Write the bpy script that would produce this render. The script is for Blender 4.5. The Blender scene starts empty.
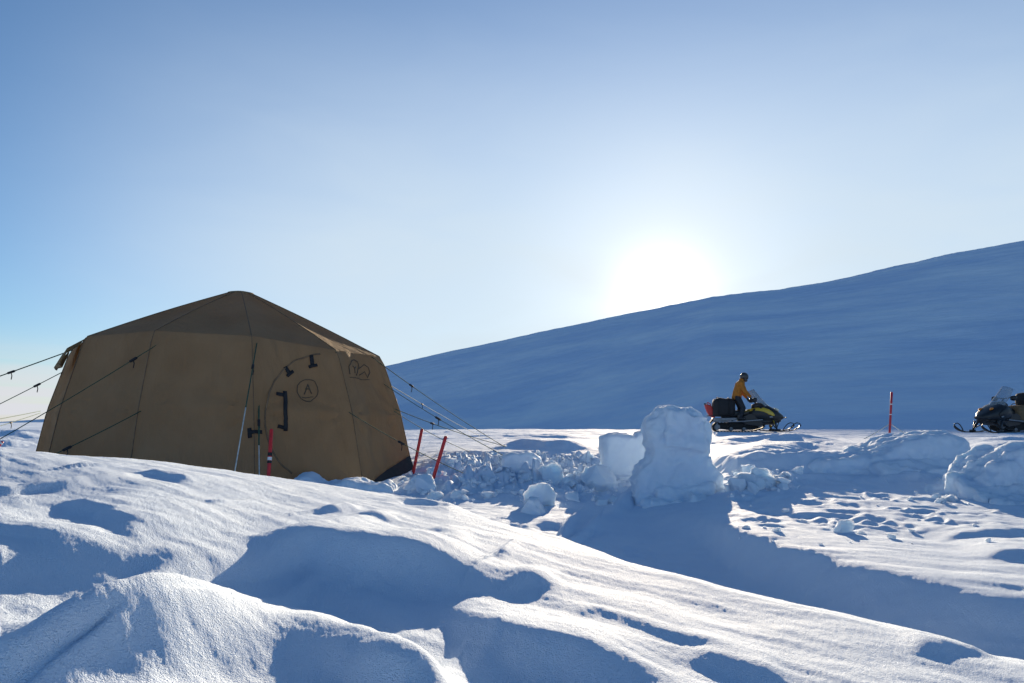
import bpy, bmesh, math, random
import numpy as np
from mathutils import Vector, Matrix, noise as mnoise
random.seed(7); rng = np.random.default_rng(11)
R = math.radians
sc = bpy.context.scene
col = sc.collection
F = 683.0; HOR = 420.0; CAMZ = 0.9

# ------------------------------------------------------------------ helpers
def link(o, parent=None):
    col.objects.link(o)
    if parent is not None: o.parent = parent
    return o
def tag(o, label=None, cat=None, group=None, kind=None):
    if label: o['label'] = label
    if cat: o['category'] = cat
    if group: o['group'] = group
    if kind: o['kind'] = kind
    return o
def empty(name, loc=(0,0,0), rz=0.0):
    o = bpy.data.objects.new(name, None); o.empty_display_size = .2
    o.location = loc; o.rotation_euler = (0,0,rz)
    return link(o)
def from_bm(name, bm, mat, parent=None, smooth=True, angle=None):
    bmesh.ops.recalc_face_normals(bm, faces=bm.faces[:])
    me = bpy.data.meshes.new(name); bm.to_mesh(me); bm.free()
    if smooth:
        me.polygons.foreach_set('use_smooth', [True]*len(me.polygons))
        if angle is not None:
            try: me.set_sharp_from_angle(angle=R(angle))
            except Exception: pass
    if mat: me.materials.append(mat)
    return link(bpy.data.objects.new(name, me), parent)
def baked(o):
    """apply the modifiers of o"""
    bpy.context.view_layer.update()
    dg = bpy.context.evaluated_depsgraph_get()
    me = bpy.data.meshes.new_from_object(o.evaluated_get(dg))
    o.modifiers.clear(); old = o.data; o.data = me; me.name = o.name
    bpy.data.meshes.remove(old)
    return o
def at(px, py, D):
    return Vector(((px-512)/F*D, D, CAMZ+(HOR-py)/F*D))

def bm_tube(bm, pts, rad, seg=8, caps=True, closed=False):
    pts = [Vector(p) for p in pts]; n = len(pts)
    rads = rad if isinstance(rad, (list, tuple)) else [rad]*n
    rings = []; prev = None
    for i, p in enumerate(pts):
        if closed: t = pts[(i+1) % n]-pts[i-1]
        else: t = pts[min(i+1, n-1)]-pts[max(i-1, 0)]
        if t.length < 1e-9: t = Vector((0,0,1))
        t.normalize()
        if prev is None:
            a = Vector((0,0,1)) if abs(t.z) < .9 else Vector((1,0,0))
            nrm = t.cross(a).normalized()
        else:
            nrm = (prev-t*prev.dot(t)).normalized()
        prev = nrm; b = t.cross(nrm)
        rings.append([bm.verts.new(p+(nrm*math.cos(k*2*math.pi/seg)+b*math.sin(k*2*math.pi/seg))*rads[i]) for k in range(seg)])
    for i in range(n if closed else n-1):
        A, B = rings[i], rings[(i+1) % n]
        for k in range(seg):
            bm.faces.new((A[k], A[(k+1) % seg], B[(k+1) % seg], B[k]))
    if caps and not closed:
        bm.faces.new(rings[0][::-1]); bm.faces.new(rings[-1])
    return bm
def bm_prism(bm, prof, y0, y1, plane='xz', inset=0.0):
    """side outline extruded across y, the outer edges drawn in by inset"""
    n = len(prof)
    cx = sum(p[0] for p in prof)/n; cz = sum(p[1] for p in prof)/n
    def ring(y, k):
        return [bm.verts.new((cx+(p[0]-cx)*k, y, cz+(p[1]-cz)*k)) for p in prof]
    e = (y1-y0)*.12
    ks = [(y0, 1-inset), (y0+e, 1), (y1-e, 1), (y1, 1-inset)] if inset else [(y0,1),(y1,1)]
    rs = [ring(y,k) for y,k in ks]
    for A,B in zip(rs, rs[1:]):
        for i in range(n): bm.faces.new((A[i], A[(i+1)%n], B[(i+1)%n], B[i]))
    bm.faces.new(rs[0]); bm.faces.new(rs[-1][::-1])
    return bm
def bm_box(bm, c, s, rot=None):
    m = Matrix.Translation(c) @ (rot.to_4x4() if rot else Matrix()) @ Matrix.Diagonal((s[0], s[1], s[2], 1))
    bmesh.ops.create_cube(bm, size=1, matrix=m); return bm
def bevel(o, w, seg=2):
    m = o.modifiers.new('b', 'BEVEL'); m.width = w; m.segments = seg; m.limit_method = 'ANGLE'; m.angle_limit = R(30)
    return o
def bm_loft(bm, secs, seg=20, p=2.6):
    """secs: (x, half width, z low, z high[, y centre]) -> rounded body along x"""
    rings = []
    for s in secs:
        x, hw, z0, z1 = s[:4]; yc = s[4] if len(s) > 4 else 0
        cz, hz = (z0+z1)/2, (z1-z0)/2; r = []
        for k in range(seg):
            a = 2*math.pi*k/seg; c, d = math.cos(a), math.sin(a)
            r.append(bm.verts.new((x, yc+hw*math.copysign(abs(c)**(2/p), c), cz+hz*math.copysign(abs(d)**(2/p), d))))
        rings.append(r)
    for A,B in zip(rings, rings[1:]):
        for k in range(seg): bm.faces.new((A[k], A[(k+1)%seg], B[(k+1)%seg], B[k]))
    bm.faces.new(rings[0]); bm.faces.new(rings[-1][::-1])
    return bm
def bm_limb(bm, pts, rads, sub=2):
    """balls along a chain, to be fused by fuse()"""
    for (a, b, ra, rb) in zip(pts, pts[1:], rads, rads[1:]):
        a, b = Vector(a), Vector(b); n = max(2, int((b-a).length/(.35*min(ra, rb)))+1)
        for i in range(n+1):
            t = i/n
            bmesh.ops.create_icosphere(bm, subdivisions=sub, radius=ra+(rb-ra)*t, matrix=Matrix.Translation(a.lerp(b, t)))
    return bm
def fuse(o, vox, smooth=4):
    m = o.modifiers.new('r', 'REMESH'); m.mode = 'VOXEL'; m.voxel_size = vox; m.use_smooth_shade = True
    if smooth:
        s = o.modifiers.new('s', 'SMOOTH'); s.factor = .5; s.iterations = smooth
    return baked(o)

# ------------------------------------------------------------------ materials
def new_mat(name):
    m = bpy.data.materials.new(name); m.use_nodes = True
    nt = m.node_tree; b = nt.nodes['Principled BSDF']
    return m, nt, b
def noise_node(nt, scale, detail=4, rough=.6, coord='Object', vec_scale=None):
    tc = nt.nodes.new('ShaderNodeTexCoord'); n = nt.nodes.new('ShaderNodeTexNoise')
    n.inputs['Scale'].default_value = scale; n.inputs['Detail'].default_value = detail; n.inputs['Roughness'].default_value = rough
    if vec_scale:
        mp = nt.nodes.new('ShaderNodeMapping'); mp.inputs['Scale'].default_value = vec_scale
        nt.links.new(tc.outputs[coord], mp.inputs['Vector']); nt.links.new(mp.outputs['Vector'], n.inputs['Vector'])
    else: nt.links.new(tc.outputs[coord], n.inputs['Vector'])
    return n
def ramp(nt, src, c0, c1, p0=.3, p1=.7):
    r = nt.nodes.new('ShaderNodeValToRGB'); e = r.color_ramp.elements
    e[0].position = p0; e[0].color = (*c0, 1); e[1].position = p1; e[1].color = (*c1, 1)
    nt.links.new(src, r.inputs['Fac']); return r
def bump(nt, b, src, strength, dist, prev=None):
    n = nt.nodes.new('ShaderNodeBump'); n.inputs['Strength'].default_value = strength; n.inputs['Distance'].default_value = dist
    nt.links.new(src, n.inputs['Height'])
    if prev: nt.links.new(prev.outputs['Normal'], n.inputs['Normal'])
    nt.links.new(n.outputs['Normal'], b.inputs['Normal']); return n
def simple(name, c, rough=.5, metal=0.0, var=.25, scale=14, bstr=.15, bdist=.004, coat=0):
    m, nt, b = new_mat(name)
    n = noise_node(nt, scale)
    lo = tuple(x*(1-var) for x in c); hi = tuple(min(1, x*(1+var)) for x in c)
    nt.links.new(ramp(nt, n.outputs['Fac'], lo, hi).outputs['Color'], b.inputs['Base Color'])
    b.inputs['Roughness'].default_value = rough; b.inputs['Metallic'].default_value = metal
    if coat: b.inputs['Coat Weight'].default_value = coat
    n2 = noise_node(nt, scale*6)
    bump(nt, b, n2.outputs['Fac'], bstr, bdist)
    return m

def snow_material(name, sss=0.0, near=True):
    m, nt, b = new_mat(name)
    n = noise_node(nt, 1.7, 5)
    nt.links.new(ramp(nt, n.outputs['Fac'], (.66,.78,.93), (.74,.85,.97)).outputs['Color'], b.inputs['Base Color'])
    b.inputs['Roughness'].default_value = .8
    b.inputs['Specular IOR Level'].default_value = .08
    if not near:
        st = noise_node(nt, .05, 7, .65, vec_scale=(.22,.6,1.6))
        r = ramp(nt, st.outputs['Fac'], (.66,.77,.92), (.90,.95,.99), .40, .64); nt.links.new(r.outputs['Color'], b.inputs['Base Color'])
    if sss:
        b.inputs['Subsurface Weight'].default_value = sss
        b.inputs['Subsurface Radius'].default_value = (.9,1.0,1.1)
        b.inputs['Subsurface Scale'].default_value = .09
    if near:
        a = bump(nt, b, noise_node(nt, 22, 4, .6).outputs['Fac'], .35, .006)
        c = bump(nt, b, noise_node(nt, 150, 3, .7).outputs['Fac'], .9, .0045, a)
        bump(nt, b, noise_node(nt, 400, 1, .5).outputs['Fac'], 1.0, .0028, c)
    else:
        a = bump(nt, b, noise_node(nt, .05, 8, .65, vec_scale=(.35,1,1)).outputs['Fac'], .7, 2.5)
        bump(nt, b, noise_node(nt, .6, 6, .6, vec_scale=(.2,1,1)).outputs['Fac'], .6, .35, a)
    return m
M = {}
M['snow'] = snow_material('snow_near')
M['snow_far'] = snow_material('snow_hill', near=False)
M['snow_block'] = snow_material('snow_packed', sss=.35)
def canvas():
    m, nt, b = new_mat('tent_canvas')
    n = noise_node(nt, 1.3, 6, .65); w = noise_node(nt, 260, 2)
    cr = ramp(nt, n.outputs['Fac'], (.28,.195,.108), (.375,.268,.155), .3, .7)
    nt.links.new(cr.outputs['Color'], b.inputs['Base Color'])
    b.inputs['Roughness'].default_value = .85; b.inputs['Specular IOR Level'].default_value = .15
    a = bump(nt, b, noise_node(nt, 5, 4, .6, vec_scale=(1,1,.45)).outputs['Fac'], 1.0, .035)
    a = bump(nt, b, noise_node(nt, 8, 3, .55, vec_scale=(1,1,.14)).outputs['Fac'], .8, .03, a)
    bump(nt, b, w.outputs['Fac'], .4, .0015, a)
    tr = nt.nodes.new('ShaderNodeBsdfTranslucent'); tr.inputs['Color'].default_value = (.42,.28,.13,1)
    mx = nt.nodes.new('ShaderNodeMixShader'); mx.inputs['Fac'].default_value = .32
    out = nt.nodes['Material Output']
    nt.links.new(b.outputs['BSDF'], mx.inputs[1]); nt.links.new(tr.outputs['BSDF'], mx.inputs[2])
    nt.links.new(mx.outputs['Shader'], out.inputs['Surface'])
    return m
M['canvas'] = canvas()
M['seam'] = simple('canvas_seam', (.19,.127,.072), .9)
M['print'] = simple('dark_print', (.10,.08,.052), .9)
M['black_cloth'] = simple('black_cloth', (.018,.018,.02), .8, bstr=.4)
M['strap'] = simple('black_strap', (.012,.012,.014), .7)
M['rope_dark'] = simple('dark_green_cord', (.022,.075,.045), .8)
M['rope_pale'] = simple('pale_cord', (.55,.58,.55), .7)
M['red'] = simple('red_stake_paint', (.55,.018,.02), .45)
M['pink'] = simple('dark_red_pole_paint', (.42,.012,.03), .45)
M['reflect'] = simple('white_reflective_band', (.75,.75,.75), .35, var=.08)
M['black'] = simple('black_plastic', (.014,.014,.016), .38)
M['rubber'] = simple('rubber', (.016,.016,.017), .75, bstr=.4)
M['yellow'] = simple('yellow_plastic', (.62,.40,.012), .3, var=.12, coat=.5)
M['grey'] = simple('grey_aluminium', (.22,.23,.25), .45, metal=.6)
M['steel'] = simple('dark_steel', (.07,.07,.075), .4, metal=.8)
M['redcan'] = simple('red_plastic', (.52,.022,.02), .4, var=.15)
M['orange'] = simple('orange_lamp', (.85,.25,.02), .3)
M['lens'] = simple('pale_lamp_lens', (.8,.72,.55), .15, var=.1)
M['brown'] = simple('brown_canvas', (.19,.115,.055), .85, bstr=.5, bdist=.01)
M['jacket'] = simple('mustard_jacket', (.44,.15,.010), .75, scale=9, bstr=.6, bdist=.01)
M['trousers'] = simple('dark_navy_trousers', (.02,.024,.032), .8, bstr=.5, bdist=.008)
M['helmet'] = simple('dark_helmet', (.03,.028,.026), .3, coat=.4)
M['visor'] = simple('visor', (.02,.02,.025), .08, var=.05, bstr=0)
M['skin'] = simple('skin', (.5,.3,.22), .55, var=.08)
M['glove'] = simple('glove', (.02,.02,.022), .7)
def glass():
    m, nt, b = new_mat('windshield')
    b.inputs['Base Color'].default_value = (.55,.6,.62,1); b.inputs['Roughness'].default_value = .12
    n = noise_node(nt, 2.5, 1)
    tr = nt.nodes.new('ShaderNodeBsdfTransparent'); tr.inputs['Color'].default_value = (.75,.8,.85,1)
    mr = nt.nodes.new('ShaderNodeMapRange'); mr.inputs['To Min'].default_value = .62; mr.inputs['To Max'].default_value = .80
    nt.links.new(n.outputs['Fac'], mr.inputs['Value'])
    mx = nt.nodes.new('ShaderNodeMixShader'); nt.links.new(mr.outputs['Result'], mx.inputs['Fac'])
    nt.links.new(b.outputs['BSDF'], mx.inputs[1]); nt.links.new(tr.outputs['BSDF'], mx.inputs[2])
    nt.links.new(mx.outputs['Shader'], nt.nodes['Material Output'].inputs['Surface'])
    return m
M['glass'] = glass()

# ------------------------------------------------------------------ sun and sky
SAZ = math.atan2(662-512, F); SEL = math.atan2(HOR-296, math.hypot(F, 150))
SUN = Vector((math.sin(SAZ)*math.cos(SEL), math.cos(SAZ)*math.cos(SEL), math.sin(SEL)))
sl = bpy.data.lights.new('sun', 'SUN'); sl.energy = 3.3; sl.angle = R(.53); sl.color = (1.0,.81,.58)
so = link(bpy.data.objects.new('sun', sl)); so.rotation_euler = SUN.to_track_quat('Z','Y').to_euler(); so.location = SUN*60
w = bpy.data.worlds.new('World'); sc.world = w; w.use_nodes = True
nt = w.node_tree; bg = nt.nodes['Background']
sky = nt.nodes.new('ShaderNodeTexSky'); sky.sky_type = 'NISHITA'; sky.sun_disc = False
sky.sun_elevation = SEL; sky.sun_rotation = SAZ; sky.altitude = 800; sky.air_density = 1.0; sky.dust_density = .5; sky.ozone_density = 3.8
SKY_OUT = sky.outputs['Color']
bg.inputs['Strength'].default_value = .05
tc = nt.nodes.new('ShaderNodeTexCoord')
# thin bank of pale cloud low on the horizon
sep = nt.nodes.new('ShaderNodeSeparateXYZ'); nt.links.new(tc.outputs['Generated'], sep.inputs['Vector'])
mp = nt.nodes.new('ShaderNodeMapping'); mp.inputs['Scale'].default_value = (2.2,2.2,42)
nt.links.new(tc.outputs['Generated'], mp.inputs['Vector'])
cn = nt.nodes.new('ShaderNodeTexNoise'); cn.inputs['Scale'].default_value = 1.6; cn.inputs['Detail'].default_value = 6
nt.links.new(mp.outputs['Vector'], cn.inputs['Vector'])
el = nt.nodes.new('ShaderNodeMapRange'); el.interpolation_type = 'SMOOTHSTEP'
el.inputs['From Min'].default_value = .12; el.inputs['From Max'].default_value = .012
nt.links.new(sep.outputs['Z'], el.inputs['Value'])
cl = nt.nodes.new('ShaderNodeMapRange'); cl.inputs['From Min'].default_value = .22; cl.inputs['From Max'].default_value = .55
nt.links.new(cn.outputs['Fac'], cl.inputs['Value'])
mu = nt.nodes.new('ShaderNodeMath'); mu.operation = 'MULTIPLY'
nt.links.new(el.outputs['Result'], mu.inputs[0]); nt.links.new(cl.outputs['Result'], mu.inputs[1])
mu2 = nt.nodes.new('ShaderNodeMath'); mu2.operation = 'MULTIPLY'; mu2.inputs[1].default_value = 1.0
nt.links.new(mu.outputs[0], mu2.inputs[0])
cm = nt.nodes.new('ShaderNodeMix'); cm.data_type = 'RGBA'
nt.links.new(mu2.outputs[0], cm.inputs['Factor']); nt.links.new(SKY_OUT, cm.inputs['A'])
cm.inputs['B'].default_value = (4.5,4.5,4.75,1)
# thin high veil of ice cloud that brightens towards the sun
dt = nt.nodes.new('ShaderNodeVectorMath'); dt.operation = 'DOT_PRODUCT'; dt.inputs[1].default_value = SUN
nt.links.new(tc.outputs['Generated'], dt.inputs[0])
va = nt.nodes.new('ShaderNodeMapRange'); va.interpolation_type = 'SMOOTHSTEP'; va.inputs['From Min'].default_value = .58; va.inputs['From Max'].default_value = .97
nt.links.new(dt.outputs['Value'], va.inputs['Value'])
ve = nt.nodes.new('ShaderNodeMapRange'); ve.interpolation_type = 'SMOOTHSTEP'; ve.inputs['From Min'].default_value = .66; ve.inputs['From Max'].default_value = .18; ve.inputs['To Max'].default_value = .92
nt.links.new(sep.outputs['Z'], ve.inputs['Value'])
vm = nt.nodes.new('ShaderNodeMath'); vm.operation = 'MULTIPLY'; nt.links.new(va.outputs['Result'], vm.inputs[0]); nt.links.new(ve.outputs['Result'], vm.inputs[1])
vn = nt.nodes.new('ShaderNodeTexNoise'); vn.inputs['Scale'].default_value = 5.5; vn.inputs['Detail'].default_value = 5; vn.inputs['Distortion'].default_value = .6
vmp = nt.nodes.new('ShaderNodeMapping'); vmp.inputs['Rotation'].default_value = (0, R(35), 0); vmp.inputs['Scale'].default_value = (.7,1,2.4)
nt.links.new(tc.outputs['Generated'], vmp.inputs['Vector']); nt.links.new(vmp.outputs['Vector'], vn.inputs['Vector'])
vr = nt.nodes.new('ShaderNodeMapRange'); vr.inputs['From Min'].default_value = .35; vr.inputs['From Max'].default_value = .7; vr.inputs['To Min'].default_value = .92; vr.inputs['To Max'].default_value = 1.06
nt.links.new(vn.outputs['Fac'], vr.inputs['Value'])
vf = nt.nodes.new('ShaderNodeMath'); vf.operation = 'MULTIPLY'; vf.use_clamp = True; nt.links.new(vm.outputs[0], vf.inputs[0]); nt.links.new(vr.outputs['Result'], vf.inputs[1])
v1 = nt.nodes.new('ShaderNodeMix'); v1.data_type = 'RGBA'; nt.links.new(vf.outputs[0], v1.inputs['Factor']); nt.links.new(cm.outputs['Result'], v1.inputs['A']); v1.inputs['B'].default_value = (4.15,4.85,5.4,1)
v2 = nt.nodes.new('ShaderNodeMix'); v2.data_type = 'RGBA'
co_ = nt.nodes.new('ShaderNodeMapRange'); co_.inputs['From Min'].default_value = .94; co_.inputs['From Max'].default_value = 1.0
nt.links.new(dt.outputs['Value'], co_.inputs['Value']); cp = nt.nodes.new('ShaderNodeMath'); cp.operation = 'POWER'; cp.inputs[1].default_value = 4; nt.links.new(co_.outputs['Result'], cp.inputs[0])
cq = nt.nodes.new('ShaderNodeMath'); cq.operation = 'POWER'; cq.inputs[1].default_value = 32; nt.links.new(co_.outputs['Result'], cq.inputs[0])
ca = nt.nodes.new('ShaderNodeMath'); ca.operation = 'MULTIPLY'; ca.inputs[1].default_value = .24; nt.links.new(cp.outputs[0], ca.inputs[0])
cb = nt.nodes.new('ShaderNodeMath'); cb.operation = 'MULTIPLY_ADD'; cb.inputs[1].default_value = .76; nt.links.new(cq.outputs[0], cb.inputs[0]); nt.links.new(ca.outputs[0], cb.inputs[2])
nt.links.new(cb.outputs[0], v2.inputs['Factor'])
nt.links.new(v1.outputs['Result'], v2.inputs['A']); v2.inputs['B'].default_value = (9.0,9.0,8.8,1)
nt.links.new(v2.outputs['Result'], bg.inputs['Color'])

# ------------------------------------------------------------------ ground shape
def pchip(xs, ys, x):
    xs = np.array(xs, float); ys = np.array(ys, float); h = np.diff(xs); d = np.diff(ys)/h
    m = np.zeros_like(ys); m[0] = d[0]; m[-1] = d[-1]
    for i in range(1, len(xs)-1):
        if d[i-1]*d[i] > 0:
            w1, w2 = 2*h[i]+h[i-1], h[i]+2*h[i-1]; m[i] = (w1+w2)/(w1/d[i-1]+w2/d[i])
    x = np.clip(x, xs[0], xs[-1]); i = np.clip(np.searchsorted(xs, x, side='right')-1, 0, len(xs)-2)
    t = (x-xs[i])/h[i]
    return ((2*t**3-3*t**2+1)*ys[i]+(t**3-2*t**2+t)*h[i]*m[i]+(-2*t**3+3*t**2)*ys[i+1]+(t**3-t**2)*h[i]*m[i+1])
FARL = [(34,.36),(60,.35),(140,.3),(300,-1.5),(900,-4)]
FARR = [(26.5,.52),(33,.1),(60,-2.0),(140,-3),(900,-4)]
COLS = {
 -300: [(.3,.53),(1,.55),(2,.62),(3.3,.72),(4.5,.70),(7,.3),(9,.2),(14,.35),(24,.45)]+FARL,
 0:   [(.3,.48),(.80,.495),(.98,.505),(1.12,.54),(1.3,.525),(1.45,.54),(1.62,.595),(2.0,.613),(2.6,.665),(3.3,.742),(4.0,.725),(6,.2),(8,.05),(12,.1),(24,.42)]+FARL,
 150: [(.3,.45),(.88,.485),(1.07,.478),(1.29,.57),(1.45,.51),(1.6,.515),(1.80,.570),(2.0,.59),(2.6,.63),(3.4,.676),(4.1,.65),(6,.15),(7.5,0),(11,0),(24,.42)]+FARL,
 300: [(.3,.42),(1.12,.42),(1.26,.425),(1.48,.467),(1.78,.41),(1.98,.45),(2.15,.525),(2.35,.537),(2.6,.545),(3.4,.566),(4.2,.53),(6.0,.12),(7.2,.0),(11,0),(24,.45)]+FARL,
 450: [(.3,.40),(.9,.425),(1.02,.435),(1.17,.452),(1.34,.385),(1.85,.39),(2.1,.475),(2.3,.476),(2.5,.475),(3.2,.47),(4.2,.36),(5.5,.13),(7,.05),(12,.28),(24,.48)]+FARR,
 560: [(.3,.35),(1.15,.36),(1.36,.35),(1.54,.395),(2.6,.409),(3.1,.36),(3.9,.12),(4.6,.02),(5.4,.0),(6,.02),(6.8,.03),(7.5,.05),(9,.1),(11,.15),(12.5,.33),(16,.42),(24,.48)]+FARR,
 640: [(.3,.33),(1.05,.345),(1.26,.34),(1.46,.382),(2.4,.373),(2.8,.3),(3.5,.03),(4.1,-.05),(5.2,-.05),(6.0,-.03),(6.6,-.01),(7.4,.02),(9,.1),(11,.2),(13,.38),(16,.44),(24,.48)]+FARR,
 690: [(.3,.32),(1.0,.335),(1.2,.335),(1.38,.365),(2.25,.36),(2.65,.28),(3.3,.0),(4.0,-.08),(5.0,-.03),(5.7,.08),(6.4,.08),(7.5,.1),(9,.2),(11,.3),(13,.4),(16,.44),(24,.48)]+FARR,
 740: [(.3,.31),(.95,.33),(1.12,.335),(1.3,.352),(2.1,.345),(2.5,.27),(3.1,-.03),(3.7,-.10),(4.2,-.05),(4.7,.14),(5.6,.14),(7.2,.20),(7.9,.27),(8.4,.46),(9.5,.45),(16,.44),(24,.48)]+FARR,
 800: [(.3,.31),(.9,.32),(1.05,.33),(1.25,.343),(1.95,.338),(2.35,.26),(2.85,-.04),(3.3,-.10),(3.65,-.03),(4.05,.15),(5.0,.14),(7.1,.21),(7.8,.28),(8.4,.48),(9.5,.455),(16,.44),(24,.48)]+FARR,
 870: [(.3,.30),(.85,.315),(1.0,.325),(1.2,.337),(1.85,.33),(2.2,.25),(2.6,-.03),(2.9,-.08),(3.15,.0),(3.5,.16),(4.5,.145),(7.0,.22),(7.7,.29),(8.4,.5),(9.5,.46),(16,.44),(24,.48)]+FARR,
 935: [(.3,.29),(.82,.31),(.97,.32),(1.15,.33),(1.76,.318),(2.07,.235),(2.42,-.01),(2.6,-.01),(2.85,.02),(3.2,.155),(4.3,.15),(6.4,.20),(7.6,.28),(8.35,.47),(9.5,.46),(16,.45),(24,.48)]+FARR,
 1000:[(.3,.29),(.8,.30),(.94,.31),(1.1,.32),(1.68,.305),(1.95,.22),(2.25,.02),(2.45,.02),(2.65,.04),(2.95,.15),(4,.17),(6,.2),(7.5,.25),(8.3,.45),(9.5,.46),(16,.46),(24,.48)]+FARR,
 1300:[(.3,.28),(.7,.29),(.85,.30),(1.0,.31),(1.5,.29),(1.8,.2),(2.05,.03),(2.2,.03),(2.4,.04),(2.8,.15),(4,.18),(6,.2),(7.5,.3),(8.3,.45),(9.5,.46),(16,.46),(24,.48)]+FARR,
}
def densify(keys):
    """landmarks of neighbouring profiles joined by smooth lines across the ground"""
    base = [COLS[k_] for k_ in keys]; fine = np.linspace(keys[0], keys[-1], int((keys[-1]-keys[0])/8)+1)
    DX = np.array([pchip(keys, [b_[n_][0] for b_ in base], fine) for n_ in range(len(base[0]))]).T
    DZ = np.array([pchip(keys, [b_[n_][1] for b_ in base], fine) for n_ in range(len(base[0]))]).T
    for q, dx, dz in zip(fine, DX, DZ): COLS[float(q)] = list(zip(dx, dz))
densify([0,150,300,450]); densify([560,640,690,740,800,870,935,1000,1300])
CPX = np.array(sorted(COLS), float); TD = np.exp(np.linspace(math.log(.3), math.log(900), 5000))
CT = np.array([pchip([a for a,_ in COLS[c]], [b for _,b in COLS[c]], TD) for c in CPX])
def base_px(px, D):
    """height of the smooth ground: cubic between neighbouring profiles"""
    px = np.clip(np.atleast_1d(np.asarray(px, float)), CPX[0], CPX[-1]); D = np.clip(np.atleast_1d(np.asarray(D, float)), TD[0], TD[-1]); n = len(CPX)
    ld = (np.log(D)-math.log(.3))/(math.log(900)-math.log(.3))*(len(TD)-1)
    k = np.clip(ld.astype(int), 0, len(TD)-2); f = ld-k
    val = lambda c: CT[c, k]*(1-f)+CT[c, k+1]*f
    i = np.clip(np.searchsorted(CPX, px, side='right')-1, 0, n-2); im, i2 = np.maximum(i-1, 0), np.minimum(i+2, n-1)
    h = CPX[i+1]-CPX[i]; t = (px-CPX[i])/h; a, b, p0, p1 = val(i), val(i+1), val(im), val(i2)
    m0 = (b-p0)/(CPX[i+1]-CPX[im])*h; m1 = (p1-a)/(CPX[i2]-CPX[i])*h
    return (2*t**3-3*t**2+1)*a+(t**3-2*t**2+t)*m0+(-2*t**3+3*t**2)*b+(t**3-t**2)*m1
# gradient noise
_perm = rng.permutation(4096); _g = rng.uniform(0, 2*math.pi, 4096)
def perlin(x, y):
    xi = np.floor(x).astype(np.int64); yi = np.floor(y).astype(np.int64); xf = x-xi; yf = y-yi
    u = xf**3*(xf*(xf*6-15)+10); v = yf**3*(yf*(yf*6-15)+10)
    def g(ix, iy, dx, dy):
        a = _g[_perm[(_perm[ix & 4095]+iy) & 4095]]; return np.cos(a)*dx+np.sin(a)*dy
    n00, n10 = g(xi, yi, xf, yf), g(xi+1, yi, xf-1, yf); n01, n11 = g(xi, yi+1, xf, yf-1), g(xi+1, yi+1, xf-1, yf-1)
    return (n00*(1-u)+n10*u)*(1-v)+(n01*(1-u)+n11*u)*v
def fbm(x, y, o=4, gain=.5):
    s = 0; a = 1; 
    for k in range(o): s = s+a*perlin(x*2**k+17.3*k, y*2**k-9.1*k); a *= gain
    return s
def slabs(x, y, seed):
    """cells of broken crust, each at its own height and tilt; 0..1"""
    xi = np.floor(x).astype(np.int64); yi = np.floor(y).astype(np.int64); f1 = np.full(x.shape, 9.0); f2 = f1.copy(); h = np.zeros_like(x)
    for a in (-1,0,1):
        for b in (-1,0,1):
            cx, cy = xi+a, yi+b; k = _perm[(_perm[(cx+seed) & 4095]+cy) & 4095]
            dx = cx+.15+.7*_g[k]/(2*math.pi)-x; dy = cy+.15+.7*_g[_perm[k]]/(2*math.pi)-y; d = np.hypot(dx, dy)
            hh = _g[_perm[(k+7) & 4095]]/(2*math.pi)+.9*(dx*np.cos(_g[(k+3) & 4095])+dy*np.sin(_g[(k+3) & 4095]))
            n = d < f1; f2 = np.where(n, f1, np.minimum(f2, d)); h = np.where(n, hh, h); f1 = np.where(n, d, f1)
    return h*sstep((f2-f1)/.28)
SD = np.array([math.sin(SAZ), math.cos(SAZ)]); SU = np.array([math.cos(SAZ), -math.sin(SAZ)])
def sstep(t): t = np.clip(t, 0, 1); return t*t*(3-2*t)
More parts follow.
